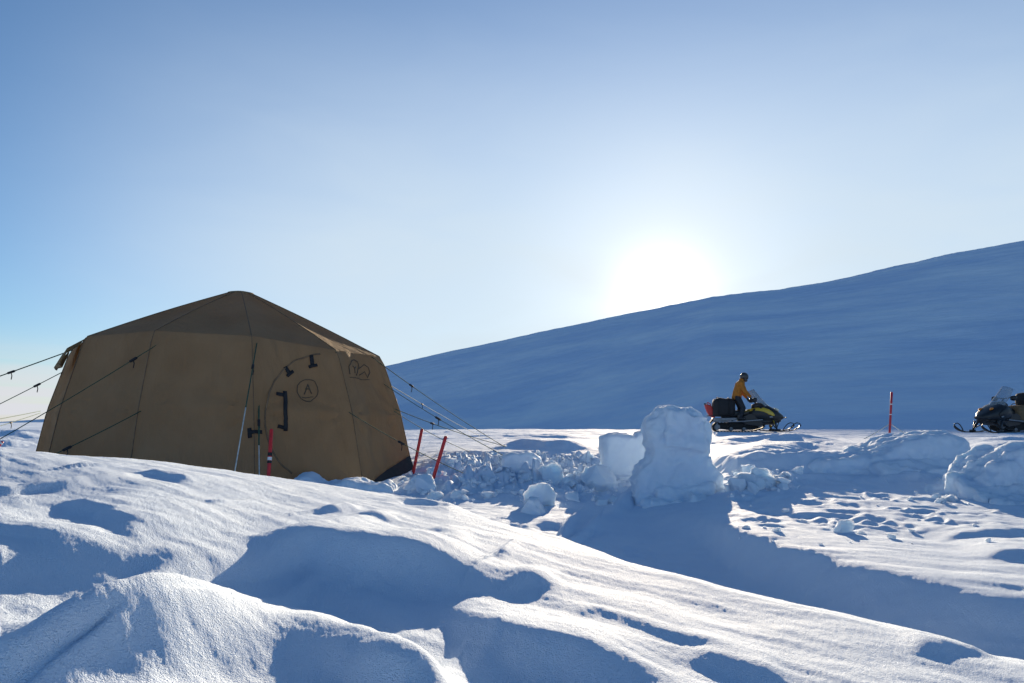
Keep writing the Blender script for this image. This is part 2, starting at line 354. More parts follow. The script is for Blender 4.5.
# wind-cut crests: outline (picture position of the crest), height, lee length, windward length
CRESTS = [
 ([(-60,492),(0,487),(30,480),(62,477),(78,482)], .035, .12, .4),
 ([(62,490),(95,503),(118,502),(150,519),(165,535)], .03, .10, .4),
 ([(140,530),(170,545),(200,553),(247,551),(285,541),(292,531),(330,533),(360,547),(372,541),(400,538),(430,547),(470,560)], .05, .14, .6),
 ([(-60,512),(0,520),(60,528),(100,540),(118,546)], .02, .09, .3),
 ([(105,614),(140,602),(165,592),(205,583),(240,580),(256,590)], .055, .13, .3),
 ([(-60,640),(0,648),(30,652),(60,662),(80,672)], .045, .10, .3),
 ([(300,648),(330,640),(360,646),(400,663),(440,676)], .018, .08, .3),
 ([(408,586),(450,605),(500,622),(560,640),(620,655),(680,672)], .04, .11, .35),
 ([(350,652),(400,656),(440,665),(480,672),(500,684)], .02, .08, .3),
 ([(492,580),(530,573),(566,581)], .022, .09, .25),
 ([(540,610),(600,607),(640,620),(700,640),(760,656)], .011, .07, .4),
 ([(680,650),(740,662),(800,676)], .015, .07, .25),
 ([(78,463),(95,460),(112,463)], .018, .09, .3),
 ([(132,468),(165,471),(205,479)], .022, .1, .35),
 ([(285,506),(320,503),(350,506)], .03, .12, .4),
 ([(340,512),(370,513),(398,518)], .015, .09, .3),
 ([(425,524),(450,528),(475,538)], .02, .1, .3),
 ([(480,548),(497,538),(516,545)], .04, .12, .3),
 ([(190,500),(215,498),(240,501)], .012, .08, .25),
 ([(490,521),(530,519),(575,521),(610,526)], .05, .2, .6),
 ([(590,508),(625,496),(640,491),(665,500)], .10, .25, .4),
 ([(890,622),(930,617),(965,624),(1000,632)], .02, .10, .25),
 ([(900,640),(950,640),(1010,652)], .02, .09, .25),
 ([(930,535),(975,530),(1040,527)], .03, .14, .6),
 ([(975,552),(1010,549),(1080,550)], .03, .15, .5),
 ([(485,443),(520,441),(560,442),(600,440)], .16, .7, 3.0),
 ([(420,452),(470,451),(560,453),(600,454)], .05, .4, 1.6),
 ([(715,447),(760,446),(800,443),(860,445)], .10, .5, 2.5),
 ([(960,442),(1000,443),(1060,442)], .10, .5, 2.5),
 ([(690,439),(750,437),(800,438),(890,441)], .13, .8, 2.2),
 ([(740,442),(800,440.5),(870,442)], .06, .4, 1.2),
 ([(960,437),(1010,437.5),(1080,437)], .08, .5, 1.5),
 ([(470,436),(540,435),(600,436)], .05, .5, 1.5),
 ([(-80,432),(-20,431),(20,434),(45,430)], .20, 1.2, 4.0),
 ([(-80,441),(-10,440),(20,442),(50,440)], .14, .9, 2.5),
]
_cr = []
for pts, a, lee, wind in CRESTS:
    P = []; d0 = 9.0 if max(p[1] for p in pts) < 458 and a >= .05 else .55
    dens = []
    for p, q in zip(pts, pts[1:]):
        for t in (0,.25,.5,.75): dens.append((p[0]+(q[0]-p[0])*t, p[1]+(q[1]-p[1])*t))
    dens.append(pts[-1])
    for px, py in dens:
        Ds = np.exp(np.linspace(math.log(d0), math.log(40), 3000))
        zr = CAMZ+(HOR-py)/F*Ds; b = base_px(np.full_like(Ds, px), Ds)+a*.85
        k = np.argmax(zr <= b) if (zr <= b).any() else len(Ds)-1
        P.append(((px-512)/F*Ds[k], Ds[k]))
    P = np.array(P); u = P@SU; s = P@SD; o = np.argsort(u)
    ug = np.linspace(u.min(), u.max(), 240); sg = np.interp(ug, u[o], s[o])
    wn = max(3, int(lee*.55/(ug[1]-ug[0]+1e-9))); wn = min(wn, 60); kk = np.hanning(2*wn+3); kk /= kk.sum()
    sg = np.convolve(np.pad(sg, wn+1, mode='edge'), kk, mode='valid')
    gl = np.clip(np.sqrt(1+np.gradient(sg, ug)**2), 1, 5)
    _cr.append((ug, sg, a, lee, wind, gl))
# footprints trodden into the flat snow
FEET = []
for i in range(70):
    D = rng.uniform(4.7, 7.4); px = rng.uniform(735, 985)
    FEET.append(((px-512)/F*D, D, rng.uniform(.05,.11), rng.uniform(.008,.024), rng.uniform(-1,1)))
for i in range(22):
    D = rng.uniform(3.2, 6.5); px = rng.uniform(330, 640)
    FEET.append(((px-512)/F*D, D, rng.uniform(.05,.1), rng.uniform(.008,.02), rng.uniform(-1,1)))
def relief(x, y, px, D):
    """everything on top of the smooth ground; arrays in metres"""
    z = np.zeros_like(x); u = x*SU[0]+y*SU[1]; s = x*SD[0]+y*SD[1]
    wob = fbm(x*2.1+3, y*2.1, 4)*.09*np.clip(D/2.5, .5, 3)
    for cu, cs, a, lee, wind, cg in _cr:
        L = cu[-1]-cu[0]; m = (u > cu[0]-.02*L) & (u < cu[-1]+.02*L)
        if not m.any(): continue
        um = u[m]; ds = s[m]+wob[m]-np.interp(um, cu, cs)
        tw = max(.3*L, min(.5*L, 4*a)); e = np.clip(np.minimum(um-cu[0], cu[-1]-um)/tw, 0, 1); aa = a*min(1, L/(5*a))*sstep(e)
        gl = np.interp(um, cu, cg); pr = np.where(ds < 0, 1-sstep(-ds/(lee*gl)), (1-sstep(ds/(wind*np.sqrt(gl)))))
        z[m] += aa*pr
    for fx, fy, r, d, an in FEET:
        m = (np.abs(x-fx) < 3*r) & (np.abs(y-fy) < 4*r)
        if not m.any(): continue
        c, q = math.cos(an), math.sin(an); dx = x[m]-fx; dy = y[m]-fy
        rr = np.sqrt(((dx*c+dy*q)/r)**2+((dy*c-dx*q)/(r*1.7))**2)
        z[m] += -d*(1-sstep((rr-.5)/.7))+d*.35*np.exp(-((rr-1.35)/.3)**2)
    near = np.clip(1-(D-14)/16, 0, 1)
    mid = sstep((D-3.6)/1.5)*near
    # drifting undulation, streaked along the wind
    z += near*.016*fbm(u*1.3, s*.9+5, 3)
    e1, e2 = x*.846-y*.533, x*.533+y*.846
    z += near*.015*(fbm(e1*.9+fbm(e2*2, e1, 2)*.2, e2*3.0, 4, .55))
    z += near*.0014*fbm(x*17, y*17, 3, .6)*np.clip(1.5-D/8, .3, 1)
    z += near*.0009*fbm(x*62, y*62, 3, .75)*np.clip(1.6-D/4, 0, 1)
    z += mid*.014*np.abs(fbm(x*2.4+9, y*2.4, 4, .6))
    # churned heaps of broken snow beside the tent
    rub = sstep((px-404)/60)*sstep((665-px)/40)*sstep((D-6.9)/1.8)*sstep((12.2-D)/1.5)
    rm = rub > .01
    if rm.any():
        xr, yr = x[rm]+.08*fbm(x[rm]*4, y[rm]*4, 2), y[rm]+.08*fbm(x[rm]*4+7, y[rm]*4, 2)
        z[rm] += rub[rm]*(.26*np.abs(fbm(xr*1.15+2, yr*1.15+4, 2))+.13*slabs(xr*1.7, yr*1.7, 5)+.10*slabs(xr*4.1, yr*4.1, 31)+.045*slabs(xr*9, yr*9, 77)+.02*fbm(xr*14, yr*14, 3, .6)-.05)
    rub2 = sstep((px-725)/15)*sstep((805-px)/25)*sstep((D-6.6)/.4)*sstep((8.0-D)/.5)
    z += rub2*(.14*np.abs(fbm(x*4, y*4, 3, .6))+.03)
    wall = sstep((px-700)/60)*sstep((D-7.0)/.5)*sstep((9.4-D)/.6)
    z += wall*.09*fbm(x*1.4, y*2.2+8, 4, .55)
    tr = sstep((D-15)/3)*sstep((30-D)/3)
    z += tr*.05*fbm(x*.35, y*1.1, 5, .6)
    fr = sstep((D-26)/10)*sstep((420-px)/40)
    z += fr*(.28*fbm(x*.05, y*.05, 4)-.05)
    return z
def ground(x, y):
    x = np.atleast_1d(np.asarray(x, float)); y = np.atleast_1d(np.asarray(y, float))
    px = 512+F*x/np.maximum(y, 1e-3)
    return base_px(px, y)+relief(x, y, px, y)
def gz(x, y): return float(ground([x], [y])[0])
def hit(px, py, d0=.6, d1=60):
    Ds = np.exp(np.linspace(math.log(d0), math.log(d1), 2500)); x = (px-512)/F*Ds
    zr = CAMZ+(HOR-py)/F*Ds; k = zr <= ground(x, Ds)
    i = int(np.argmax(k)) if k.any() else len(Ds)-1
    return Vector((x[i], Ds[i], zr[i]))

def grid_object(name, az, rr, zfun, mat, closed=False, centre=None):
    na, nr = len(az), len(rr)
    A, Rr = np.meshgrid(az, rr, indexing='ij'); X = Rr*np.sin(A); Y = Rr*np.cos(A)
    Z = zfun(A, Rr, X, Y)
    co = np.stack([X, Y, Z], -1).reshape(-1, 3)
    i = np.arange(na if closed else na-1)[:, None]; j = np.arange(nr-1)[None, :]; i2 = (i+1) % na
    q = np.stack([i*nr+j, i2*nr+j, i2*nr+j+1, i*nr+j+1], -1).reshape(-1, 4)[:, ::-1]
    faces = q.reshape(-1); nf = len(q); ls = np.arange(nf)*4; lt = np.full(nf, 4)
    if centre is not None:
        c = len(co); co = np.vstack([co, centre]); k = np.arange(na)
        t = np.stack([k*nr, ((k+1) % na)*nr, np.full(na, c)], -1)
        ls = np.concatenate([ls, len(faces)+np.arange(na)*3]); lt = np.concatenate([lt, np.full(na, 3)])
        faces = np.concatenate([faces, t.reshape(-1)]); nf += na
    me = bpy.data.meshes.new(name); me.vertices.add(len(co)); me.vertices.foreach_set('co', co.astype(np.float32).ravel())
    me.loops.add(len(faces)); me.loops.foreach_set('vertex_index', faces.astype(np.int32))
    me.polygons.add(nf); me.polygons.foreach_set('loop_start', ls.astype(np.int32)); me.polygons.foreach_set('loop_total', lt.astype(np.int32))
    me.polygons.foreach_set('use_smooth', np.ones(nf, bool)); me.update(calc_edges=True); me.validate()
    me.materials.append(mat)
    o = link(bpy.data.objects.new(name, me)); return o

AMAX = math.atan((1300-512)/F); AMIN = math.atan((-300-512)/F)
def ground_z(A, Rr, X, Y):
    Ac = np.clip(A, AMIN, AMAX); D = Rr*np.cos(Ac); px = 512+F*np.tan(Ac)
    z = base_px(px.ravel(), D.ravel()).reshape(A.shape)
    return z+relief(X.ravel(), np.where(np.abs(A) < 1.2, Y, D).ravel(), px.ravel(), D.ravel()).reshape(A.shape)
inner = np.linspace(-.665, .665, 1300); outer = np.linspace(.665, 2*math.pi-.665, 90)[1:-1]
az = np.concatenate([inner, outer]); az = np.where(az > math.pi, az-2*math.pi, az)
rr = np.concatenate([np.exp(np.linspace(math.log(.35), math.log(40), 900)), np.exp(np.linspace(math.log(40), math.log(1500), 110))[1:]])
g = grid_object('snow_ground', az, rr, ground_z, M['snow'], closed=True, centre=[[0,0,.46]])
tag(g, 'sunlit drifted snow with wind-cut crests', None, kind='structure')

# ------------------------------------------------------------------ the hill
HC = [(-40,424),(60,418),(150,408),(250,394),(330,378),(385,365),(450,350),(520,335),(600,318),(660,307),(698,299.5),(712,297),(780,290),(850,277),(900,265),(950,253),(1024,240),(1150,222),(1400,195),(2200,150)]
hx = [p[0] for p in HC]; hy = [p[1] for p in HC]
def hill_z(A, Rr, X, Y):
    px = 512+F*np.tan(A); D = Y
    py = np.interp(px, hx, hy); Dc = 380+.06*(px-600); zc = CAMZ+(HOR-py)/F*Dc
    Db = np.maximum(Dc-(zc+4)/.27, 110); t = (D-Db)/(Dc-Db)
    up = np.clip(t, -.3, 1); prof = up-.05*np.sin(up*2*math.pi)*(up > 0)
    prof = np.where(t > 1, 1-.10*(t-1)-.25*np.clip(t-1, 0, None)**2, prof)
    prof = np.where((t > .93), prof-.012*np.exp(-((t-1)/.04)**2), prof)
    z = -4+(zc+4)*prof
    amp = np.clip(t*4, 0, 1)*np.clip((zc+2)/30, 0, 1)
    return z+amp*(1.3*fbm(X*.012+3, Y*.012, 4)+.9*fbm(X*.03+Y*.02, Y*.11, 5, .6)*(1-.6*np.exp(-((t-1)/.1)**2)))
haz = np.linspace(math.atan((-40-512)/F), math.atan((2200-512)/F), 700)
hr = np.exp(np.linspace(math.log(100), math.log(1500), 420))
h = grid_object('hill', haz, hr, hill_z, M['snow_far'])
tag(h, 'snow covered hillside in shade below the low sun', None, kind='structure')

# ------------------------------------------------------------------ tent
TC = Vector((-4.17, 10.5, 0)); NS = 12; TH = [R(-95+30*k) for k in range(NS)]
EZ = {0:1.99, 1:1.95, 2:1.85, 3:1.86, 11:1.97}
def prof_r(z, ze=1.93):
    """radius of the corner line at height z (below the eave)"""
    return float(np.interp(z, [0, 1.03, ze], [2.72, 2.49, 2.2]))
def facet(k, u, v):
    """v 0..1 ground to eave, 1..2 eave to crown; u 0..1 across"""
    a, b = k % NS, (k+1) % NS; ze = EZ.get(a,1.92)*(1-u)+EZ.get(b,1.92)*u
    if v <= 1:
        z = v*ze*1.0-.02*(1-v); r = prof_r(z, ze)
        sag = .055*math.sin(math.pi*u)*(.35+.65*abs(math.sin(math.pi*min(v*ze/1.03, 1))) if v*ze < 1.03 else .35+.65*abs(math.sin(math.pi*(v*ze-1.03)/(ze-1.03+1e-6))))
        if v > .93: r -= .03*((v-.93)/.07)**2
    else:
        t = v-1; rr = 2.17*(1-t)+.17*t; r = rr
        z = ze+(2.84-ze)*t+.02*math.sin(math.pi*t)
        if t < .05: z -= .012*(1-t/.05)
        sag = 0; z -= .05*math.sin(math.pi*u)*math.sin(math.pi*t)
    p = Vector((math.cos(TH[a]), math.sin(TH[a]), 0)).lerp(Vector((math.cos(TH[b]), math.sin(TH[b]), 0)), u)
    out = p.normalized(); p = TC+p*r-out*sag
    # tension folds running out of the corners
    if v <= 1:
        f = mnoise.noise(Vector((u*5+k*3.7, v*1.4-u*2, k)))*.04+mnoise.noise(Vector((u*13+v*5, v*3, k*2.1)))*.018
        for uu, vv in ((0, .53), (1, .53), (0, 0), (1, 0)):
            du, dv = u-uu, (v-vv)*1.6; d = math.hypot(du, dv)+1e-4
            f += .034*math.sin(math.atan2(dv, abs(du))*11+k)*math.exp(-d*3.2)*min(1, d*6)
        p += out*f*min(1, math.sin(math.pi*u)*2.2)
    p.z += z
    return p
tent = empty('tent', (TC.x, TC.y, 0))
tag(tent, 'brown canvas dome tent pitched in the snow with guy lines out', 'tent')
INV = Matrix.Translation((-TC.x, -TC.y, 0))
def tpart(name, bm, mat, parent=None, smooth=True, angle=None):
    bmesh.ops.transform(bm, matrix=INV, verts=bm.verts)
    return from_bm(name, bm, mat, parent or tent, smooth, angle)
def facet_mesh(k, v0, v1, nu, nv):
    bm = bmesh.new(); G = [[bm.verts.new(facet(k, i/nu, v0+(v1-v0)*j/nv)) for j in range(nv+1)] for i in range(nu+1)]
    for i in range(nu):
        for j in range(nv): bm.faces.new((G[i][j], G[i+1][j], G[i+1][j+1], G[i][j+1]))
    return bm
roof = bmesh.new()
for k in range(NS):
    b = facet_mesh(k, 1, 2, 14, 14); me = bpy.data.meshes.new('t'); b.to_mesh(me); b.free(); roof.from_mesh(me); bpy.data.meshes.remove(me)
bmesh.ops.remove_doubles(roof, verts=roof.verts[:], dist=.002)
roof_o = tpart('roof', roof, M['canvas'], smooth=True, angle=12)
bm = bmesh.new(); bm_loft(bm, [(0,.2,-.2,.2),(.03,.19,-.19,.19),(.05,.1,-.1,.1)], 16, 2)
bmesh.ops.rotate(bm, matrix=Matrix.Rotation(R(-90), 3, 'Y'), verts=bm.verts); bmesh.ops.translate(bm, vec=TC+Vector((0,0,2.82)), verts=bm.verts)
tpart('crown_cap', bm, M['canvas'], roof_o)
walls = {}
for k in range(NS):
    walls[k] = tpart('wall_panel', facet_mesh(k, 0.0, 1, 26, 40), M['canvas'], smooth=True, angle=40)
for k in range(NS):                                   # piping along the corner poles
    bm = bmesh.new(); pts = []
    for j in range(29):
        v = j/28*2; p = facet(k, 0, v); d = Vector((p.x-TC.x, p.y-TC.y, .25)).normalized(); pts.append(p+d*.004)
    bm_tube(bm, pts, .006, 6); tpart('corner_seam', bm, M['seam'])
bm = bmesh.new()                                      # dark ground skirt
for k in range(NS):
    pts = []
    for i in range(7):
        u = i/6; p = facet(k, u, 0); o2 = Vector((p.x-TC.x, p.y-TC.y, 0)).normalized()
        hgt = {2:.04+.36*u, 3:.40-.1*u}.get(k, .05+.02*math.sin(k*2+u*3))
        q = facet(k, u, hgt/1.93)
        pts.append((q+o2*.012, p+o2*.05+Vector((0,0,-.02)), p+o2*.2+Vector((0,0,-.06))))
    vs = [[bm.verts.new(x) for x in t] for t in pts]
    for a, b in zip(vs, vs[1:]):
        for m in range(2): bm.faces.new((a[m], b[m], b[m+1], a[m+1]))
tpart('ground_skirt', bm, M['black_cloth'])

def tent_radius(th, z):
    th = th % (2*math.pi); b = R(-95); k = int(((th-b) % (2*math.pi))//R(30)); mid = b+R(30)*k+R(15)
    ze = (EZ.get(k,1.92)+EZ.get((k+1)%NS,1.92))/2
    if z > ze: r = 2.17+(.17-2.17)*(z-ze)/(2.84-ze)
    else: r = prof_r(z, ze)
    return r*math.cos(R(15))/math.cos(((th-mid+math.pi) % (2*math.pi))-math.pi)
def on_tent(px, py, off=.012):
    D = 6.5
    while D < 13.5:
        p = at(px, py, D); d = p-TC
        if p.z < 2.84 and math.hypot(d.x, d.y) < tent_radius(math.atan2(d.y, d.x), p.z)-.02: break
        D += .01
    d = Vector((p.x-TC.x, p.y-TC.y, 0)).normalized()
    return p+d*(off-.0)-Vector((0, off*.6, 0))
def snap(p, off):
    """closest canvas point by panel search, pushed out by off"""
    d = p-TC; th = math.atan2(d.y, d.x); k = int(((th-R(-95)) % (2*math.pi))//R(30)); best = None
    for kk in (k-1, k, k+1):
        for i in range(27):
            for j in range(41):
                q = FV[kk % NS][i][j]; e = (q-p).length_squared
                if best is None or e < best[0]: best = (e, kk % NS, i, j)
    _, kk, i, j = best; i0, j0 = min(i, 25), min(j, 39); V = FV[kk]
    n = (V[i0+1][j0]-V[i0][j0]).cross(V[i0][j0+1]-V[i0][j0]).normalized()
    if n.dot(Vector((d.x, d.y, 0))) < 0: n = -n
    return p+n*((V[i][j]-p).dot(n)+off), n
FV = {k: [[facet(k, i/26, j/40) for j in range(41)] for i in range(27)] for k in (10, 11, 0, 1, 2, 3)}
for k in range(NS): FV.setdefault(k, FV[0])
def ribbon(pix, wd, off=.008, closed=False, step=4.0):
    """flat tape following the canvas through picture positions"""
    pts = []
    seq = pix+[pix[0]] if closed else pix
    for a, b in zip(seq, seq[1:]):
        n = max(1, int(math.hypot(b[0]-a[0], b[1]-a[1])/step))
        for i in range(n): pts.append((a[0]+(b[0]-a[0])*i/n, a[1]+(b[1]-a[1])*i/n))
    pts.append(seq[-1]); P = [snap(on_tent(*q), off) for q in pts]; bm = bmesh.new(); rows = []
    for i, (p, n) in enumerate(P):
        t = P[min(i+1, len(P)-1)][0]-P[max(i-1, 0)][0]; s = n.cross(t).normalized()*wd/2
        rows.append([bm.verts.new(p+s), bm.verts.new(p-s), bm.verts.new(p-s-n*.005), bm.verts.new(p+s-n*.005)])
    for a, b in zip(rows, rows[1:]):
        for m in range(4): bm.faces.new((a[m], a[(m+1)%4], b[(m+1)%4], b[m]))
    bm.faces.new(rows[0]); bm.faces.new(rows[-1][::-1])
    return bm
def join(*bms):
    out = bmesh.new()
    for b in bms:
        me = bpy.data.meshes.new('t'); b.to_mesh(me); b.free(); out.from_mesh(me); bpy.data.meshes.remove(me)
    return out
# round door: its zip line, closing tabs, the printed badge
arc = [(320+55*math.cos(R(a)), 418+64*math.sin(R(a))) for a in range(120, 276, 6)]
door = tpart('door_zip', ribbon(arc, .022, .009), M['seam'])
for seg in ([(309,352.5),(312,365)], [(307,366.5),(317,364.5)]): pass
tpart('door_tab', join(ribbon([(311,355),(312.5,365)], .05, .013, step=3), ribbon([(308,366.5),(317,365)], .04, .016, step=3)), M['strap'], door)
tpart('door_tab', join(ribbon([(285.5,366),(290,373)], .05, .013, step=3), ribbon([(287.5,375.5),(294,370.5)], .04, .016, step=3)), M['strap'], door)
tpart('door_strap', join(ribbon([(276,394),(286,395)], .05, .013, step=3), ribbon([(285,391),(285.5,402),(284,410),(285.5,418),(285.5,431)], .05, .016, step=3), ribbon([(278,426),(286,428)], .045, .013, step=3)), M['strap'], door)
tpart('door_strap', join(ribbon([(249.5,428),(250.5,438)], .05, .013, step=3), ribbon([(250,432.5),(262,432)], .045, .016, step=3)), M['strap'], door)
circ = [(308.5+10*math.cos(R(a)), 389+11*math.sin(R(a))) for a in range(0, 360, 12)]
tpart('round_badge', join(ribbon(circ, .012, .008, closed=True, step=2), ribbon([(305,393),(308.5,383),(312,393)], .014, .008, step=2), ribbon([(306,388),(311,388)], .012, .009, step=2), ribbon([(303,396),(314,396)], .01, .008, step=2)), M['print'], walls[1])
tpart('animal_badge', join(
    ribbon([(350,374),(349,366),(351,361),(355,359),(359,361),(361,366),(360,371),(357,375)], .016, .008, step=2),
    ribbon([(352,366),(355,368),(358,366)], .016, .009, step=2), ribbon([(355,368),(355,373)], .014, .009, step=2),
    ribbon([(361,368),(365,364),(369,367),(371,372),(369,377)], .014, .008, step=2), ribbon([(362,374),(366,371),(368,376)], .014, .009, step=2),
    ribbon([(350,377),(360,378),(371,379)], .009, .008, step=2)), M['print'], walls[2])
# vent hood under the left eave
bm = bmesh.new()
e0, e1 = facet(10, .30, .985), facet(10, .98, .985); l0, l1 = facet(10, .22, .83), facet(10, 1.0, .83)
o0 = Vector((e0.x-TC.x, e0.y-TC.y, 0)).normalized(); rows = []
for i in range(9):
    t = i/8; a = e0.lerp(e1, t); b = l0.lerp(l1, t)+o0*(.16+.03*math.sin(t*9)); c = a.lerp(b, .5)+o0*.05+Vector((0,0,.03))
    rows.append([bm.verts.new(a+o0*.01), bm.verts.new(c), bm.verts.new(b), bm.verts.new(b+Vector((0,0,-.03))-o0*.015), bm.verts.new(c-o0*.02-Vector((0,0,.03)))])
for a, b in zip(rows, rows[1:]):
    for m in range(4): bm.faces.new((a[m], b[m], b[m+1], a[m+1]))
tpart('vent_hood', bm, M['canvas'])

def rope(a, b, mat, rad=.008, sag=.02, sliders=(), name='guy_line', parent=None, pale=None):
    a, b = Vector(a), Vector(b); n = 24
    f = lambda t: a.lerp(b, t)-Vector((0,0,sag*4*t*(1-t)))
    bm = bmesh.new(); bm_tube(bm, [f(i/n) for i in range(n+1)], rad, 6)
    par = parent if parent is not None else tent
    if par is tent: o = tpart(name, bm, mat)
    else: o = from_bm(name, bm, mat, par)
    for t in sliders:
        bm = bmesh.new(); p, d = f(t), (b-a).normalized()
        bm_tube(bm, [p-d*.05, p-d*.04, p+d*.04, p+d*.05], [.009,.016,.016,.009], 8)
        q = Vector((d.z*.0, 0, -1)); bm_tube(bm, [p, p+Vector((.01,0,-.05)), p+Vector((.0,0,-.10))], .006, 5)
        if par is tent: tpart('line_slider', bm, M['strap'], o)
        else: from_bm('line_slider', bm, M['strap'], o)
    return o
def to_ground(a, b):
    """carry the line a->b on until it meets the snow"""
    d = (b-a).normalized(); p = a.copy(); n = 0
    while n < 3000:
        p = p+d*.02; n += 1
        if p.y > .5 and p.z < gz(p.x, p.y)-.02: break
        if p.z < .1: break
    return p
for (sx, sy), (ex, ey, eD), sl_, rd in (
    ((74,350), (-60,395,9.0), (.18,.30), .0075), ((64,372), (-60,431,9.2), (.12,), .0055),
    ((41,411), (-60,427,9.0), (), .006), ((41,413), (-60,441,8.6), (.25,), .0055),
    ((161,343), (-40,460,7.3), (.12,), .0055), ((142,411), (60,449,7.3), (.45,), .0055)):
    p = on_tent(sx, sy); rope(p, to_ground(p, at(ex, ey, eD)), M['rope_dark'], rd, .03, sl_)
for (sx, sy), (ex, ey), sl_, rd in (
    ((371,357), (505,447), (.25,), .006), ((335,352), (480,436), (.40,), .005), ((383,384), (520,464), (.40,), .0055),
    ((392,408), (505,446), (.30,), .006), ((393,411), (470,452), (), .005), ((348,412), (470,476), (.45,), .005)):
    p = on_tent(sx, sy); rope(p, hit(ex, ey, 8.5), M['rope_dark'], rd, .04, sl_)
p = on_tent(257, 343); e = at(234, 476, 6.6); q = p.lerp(e, .55)
rope(p, q, M['rope_dark'], .007, 0, (.4,)); rope(q, to_ground(q, e), M['rope_pale'], .006, 0)
p = on_tent(259, 405); q = p.lerp(at(259, 480, 7.9), .55)
rope(p, q, M['rope_dark'], .009, 0, (.45,)); rope(q, at(259.5, 492, 7.7), M['rope_pale'], .006, 0)

# ------------------------------------------------------------------ stakes and pole
def stake(name, a, b, rad, mat, label, bands=(), cat='snow stake', group=None):
    """a = foot, b = top"""
    root = empty(name, a); tag(root, label, cat, group)
    d = b-a; bm = bmesh.new(); n = d.normalized()
    bm_tube(bm, [n*-.12, d*.5, d-n*.012, d], [rad, rad, rad, rad*.6], 10); from_bm('shaft', bm, mat, root, angle=40)
    for t, h2, mm in bands:
        bm = bmesh.new(); bm_tube(bm, [d*t-n*h2/2, d*t+n*h2/2], rad+.003, 10); from_bm('band', bm, M[mm], root, angle=40)
    return root
f1 = hit(413, 474, 7.8); stake('snow_stake', f1, at(422, 429, f1.y), .022, M['red'], 'red stake beside the black skirt of the tent, nearer the canvas of the pair')
f2 = hit(433, 479, 7.8); stake('snow_stake', f2, at(446, 436, f2.y), .022, M['red'], 'red stake leaning in the rubble, farther from the tent of the pair')
a = at(267.5, 493, 7.45); stake('snow_stake', a, at(271.5, 429, 7.6), .021, M['red'], 'red stake upright in front of the tent door with a dark strap', [(.53,.035,'reflect'), (.60,.04,'strap'), (.48,.03,'strap')])
a = hit(-6, 451, 8.0); stake('snow_stake', a, at(3, 441.5, a.y+.1), .03, M['red'], 'short red stake tip behind the drift at the far left of the tent', [(.8,.04,'reflect')])
a = hit(889.3, 439, 14); top = at(891.8, 392, a.y)
pole = stake('marker_pole', a, top, .026, M['pink'], 'tall dark red marker pole standing by the snowmobile track with white lines', [(.74,.022,'reflect'), (.52,.018,'reflect')], 'marker pole')
for ex, ey in ((862,433), (916,433)):
    e = at(ex, ey, a.y+.3); e.z = gz(e.x, e.y)-.02
    rope(Vector((0,0,0))+(top-a)*.33, e-a, M['rope_pale'], .012, .02, (), 'stay_line', pole)

# ------------------------------------------------------------------ snow blocks and rubble
def snow_mass(name, loc, parts, vox, amp, label, cat, seed=0, rz=0, group=None, ridge=.5):
    """boxes (centre, size, tilt) fused, worn and roughened into one lump of packed snow"""
    bm = bmesh.new()
    for c, s, rt in parts:
        bm_box(bm, c, s, Matrix.Rotation(rt[1], 3, 'Y') @ Matrix.Rotation(rt[0], 3, 'X') @ Matrix.Rotation(rt[2], 3, 'Z'))
    o = from_bm(name, bm, M['snow_block']); fuse(o, vox, 7)
    me = o.data; me.calc_loop_triangles()
    off = Vector((seed*3.1, seed*1.7, seed)); nn = [v.normal.copy() for v in me.vertices]
    for v, nr in zip(me.vertices, nn):
        p = v.co+off
        d = amp*(mnoise.fractal(p*2.6, 1.0, 2.1, 3)+ridge*(.5-abs(mnoise.noise(p*5.5)))+.30*mnoise.fractal(p*12, 1, 2, 3))
        v.co = v.co+nr*d
    me.polygons.foreach_set('use_smooth', [True]*len(me.polygons)); me.update()
    o.location = loc; o.rotation_euler = (0,0,rz)
    return tag(o, label, cat, group)
def carved(name, D, outline, depth, vox, amp, label, cat, seed, lean=0.0, extra=(), inset=.14, zsink=.12, sm_=5):
    """a sawn lump: its front outline at distance D, a real thickness, fused with footing lumps and worn"""
    P = [at(px, py, D) for px, py in outline]; cx = sum(p.x for p in P)/len(P); z0 = min(p.z for p in P)
    bm = bmesh.new(); prof = [(p.x-cx, p.z-(zsink if p.z < z0+.05 else 0)) for p in P]
    bm_prism(bm, prof, -depth/2, depth/2, inset=inset)
    for v in bm.verts: v.co.y += lean*(v.co.z-z0)
    bmesh.ops.triangulate(bm, faces=bm.faces[:])
    for c, sz, rt in extra: bm_box(bm, Vector(c)+Vector((0,0,z0)), sz, Matrix.Rotation(rt[1], 3, 'Y') @ Matrix.Rotation(rt[0], 3, 'X'))
    bmesh.ops.recalc_face_normals(bm, faces=bm.faces[:])
    o = from_bm(name, bm, M['snow_block']); fuse(o, vox, sm_); rough(o, amp, seed); o.location = (cx, D, 0)
    return tag(o, label, cat)
def rough(o, amp, seed, ridge=.9):
    me = o.data; off = Vector((seed*3.1, seed*1.7, seed)); nn = [v.normal.copy() for v in me.vertices]
    for v, nr in zip(me.vertices, nn):
        p = v.co+off
        v.co = v.co+nr*amp*(mnoise.fractal(p*2.6, 1.0, 2.1, 3)+ridge*(.5-abs(mnoise.noise(p*5.5)))+.42*mnoise.fractal(p*11, .9, 2, 4))
    me.polygons.foreach_set('use_smooth', [True]*len(me.polygons)); me.update()
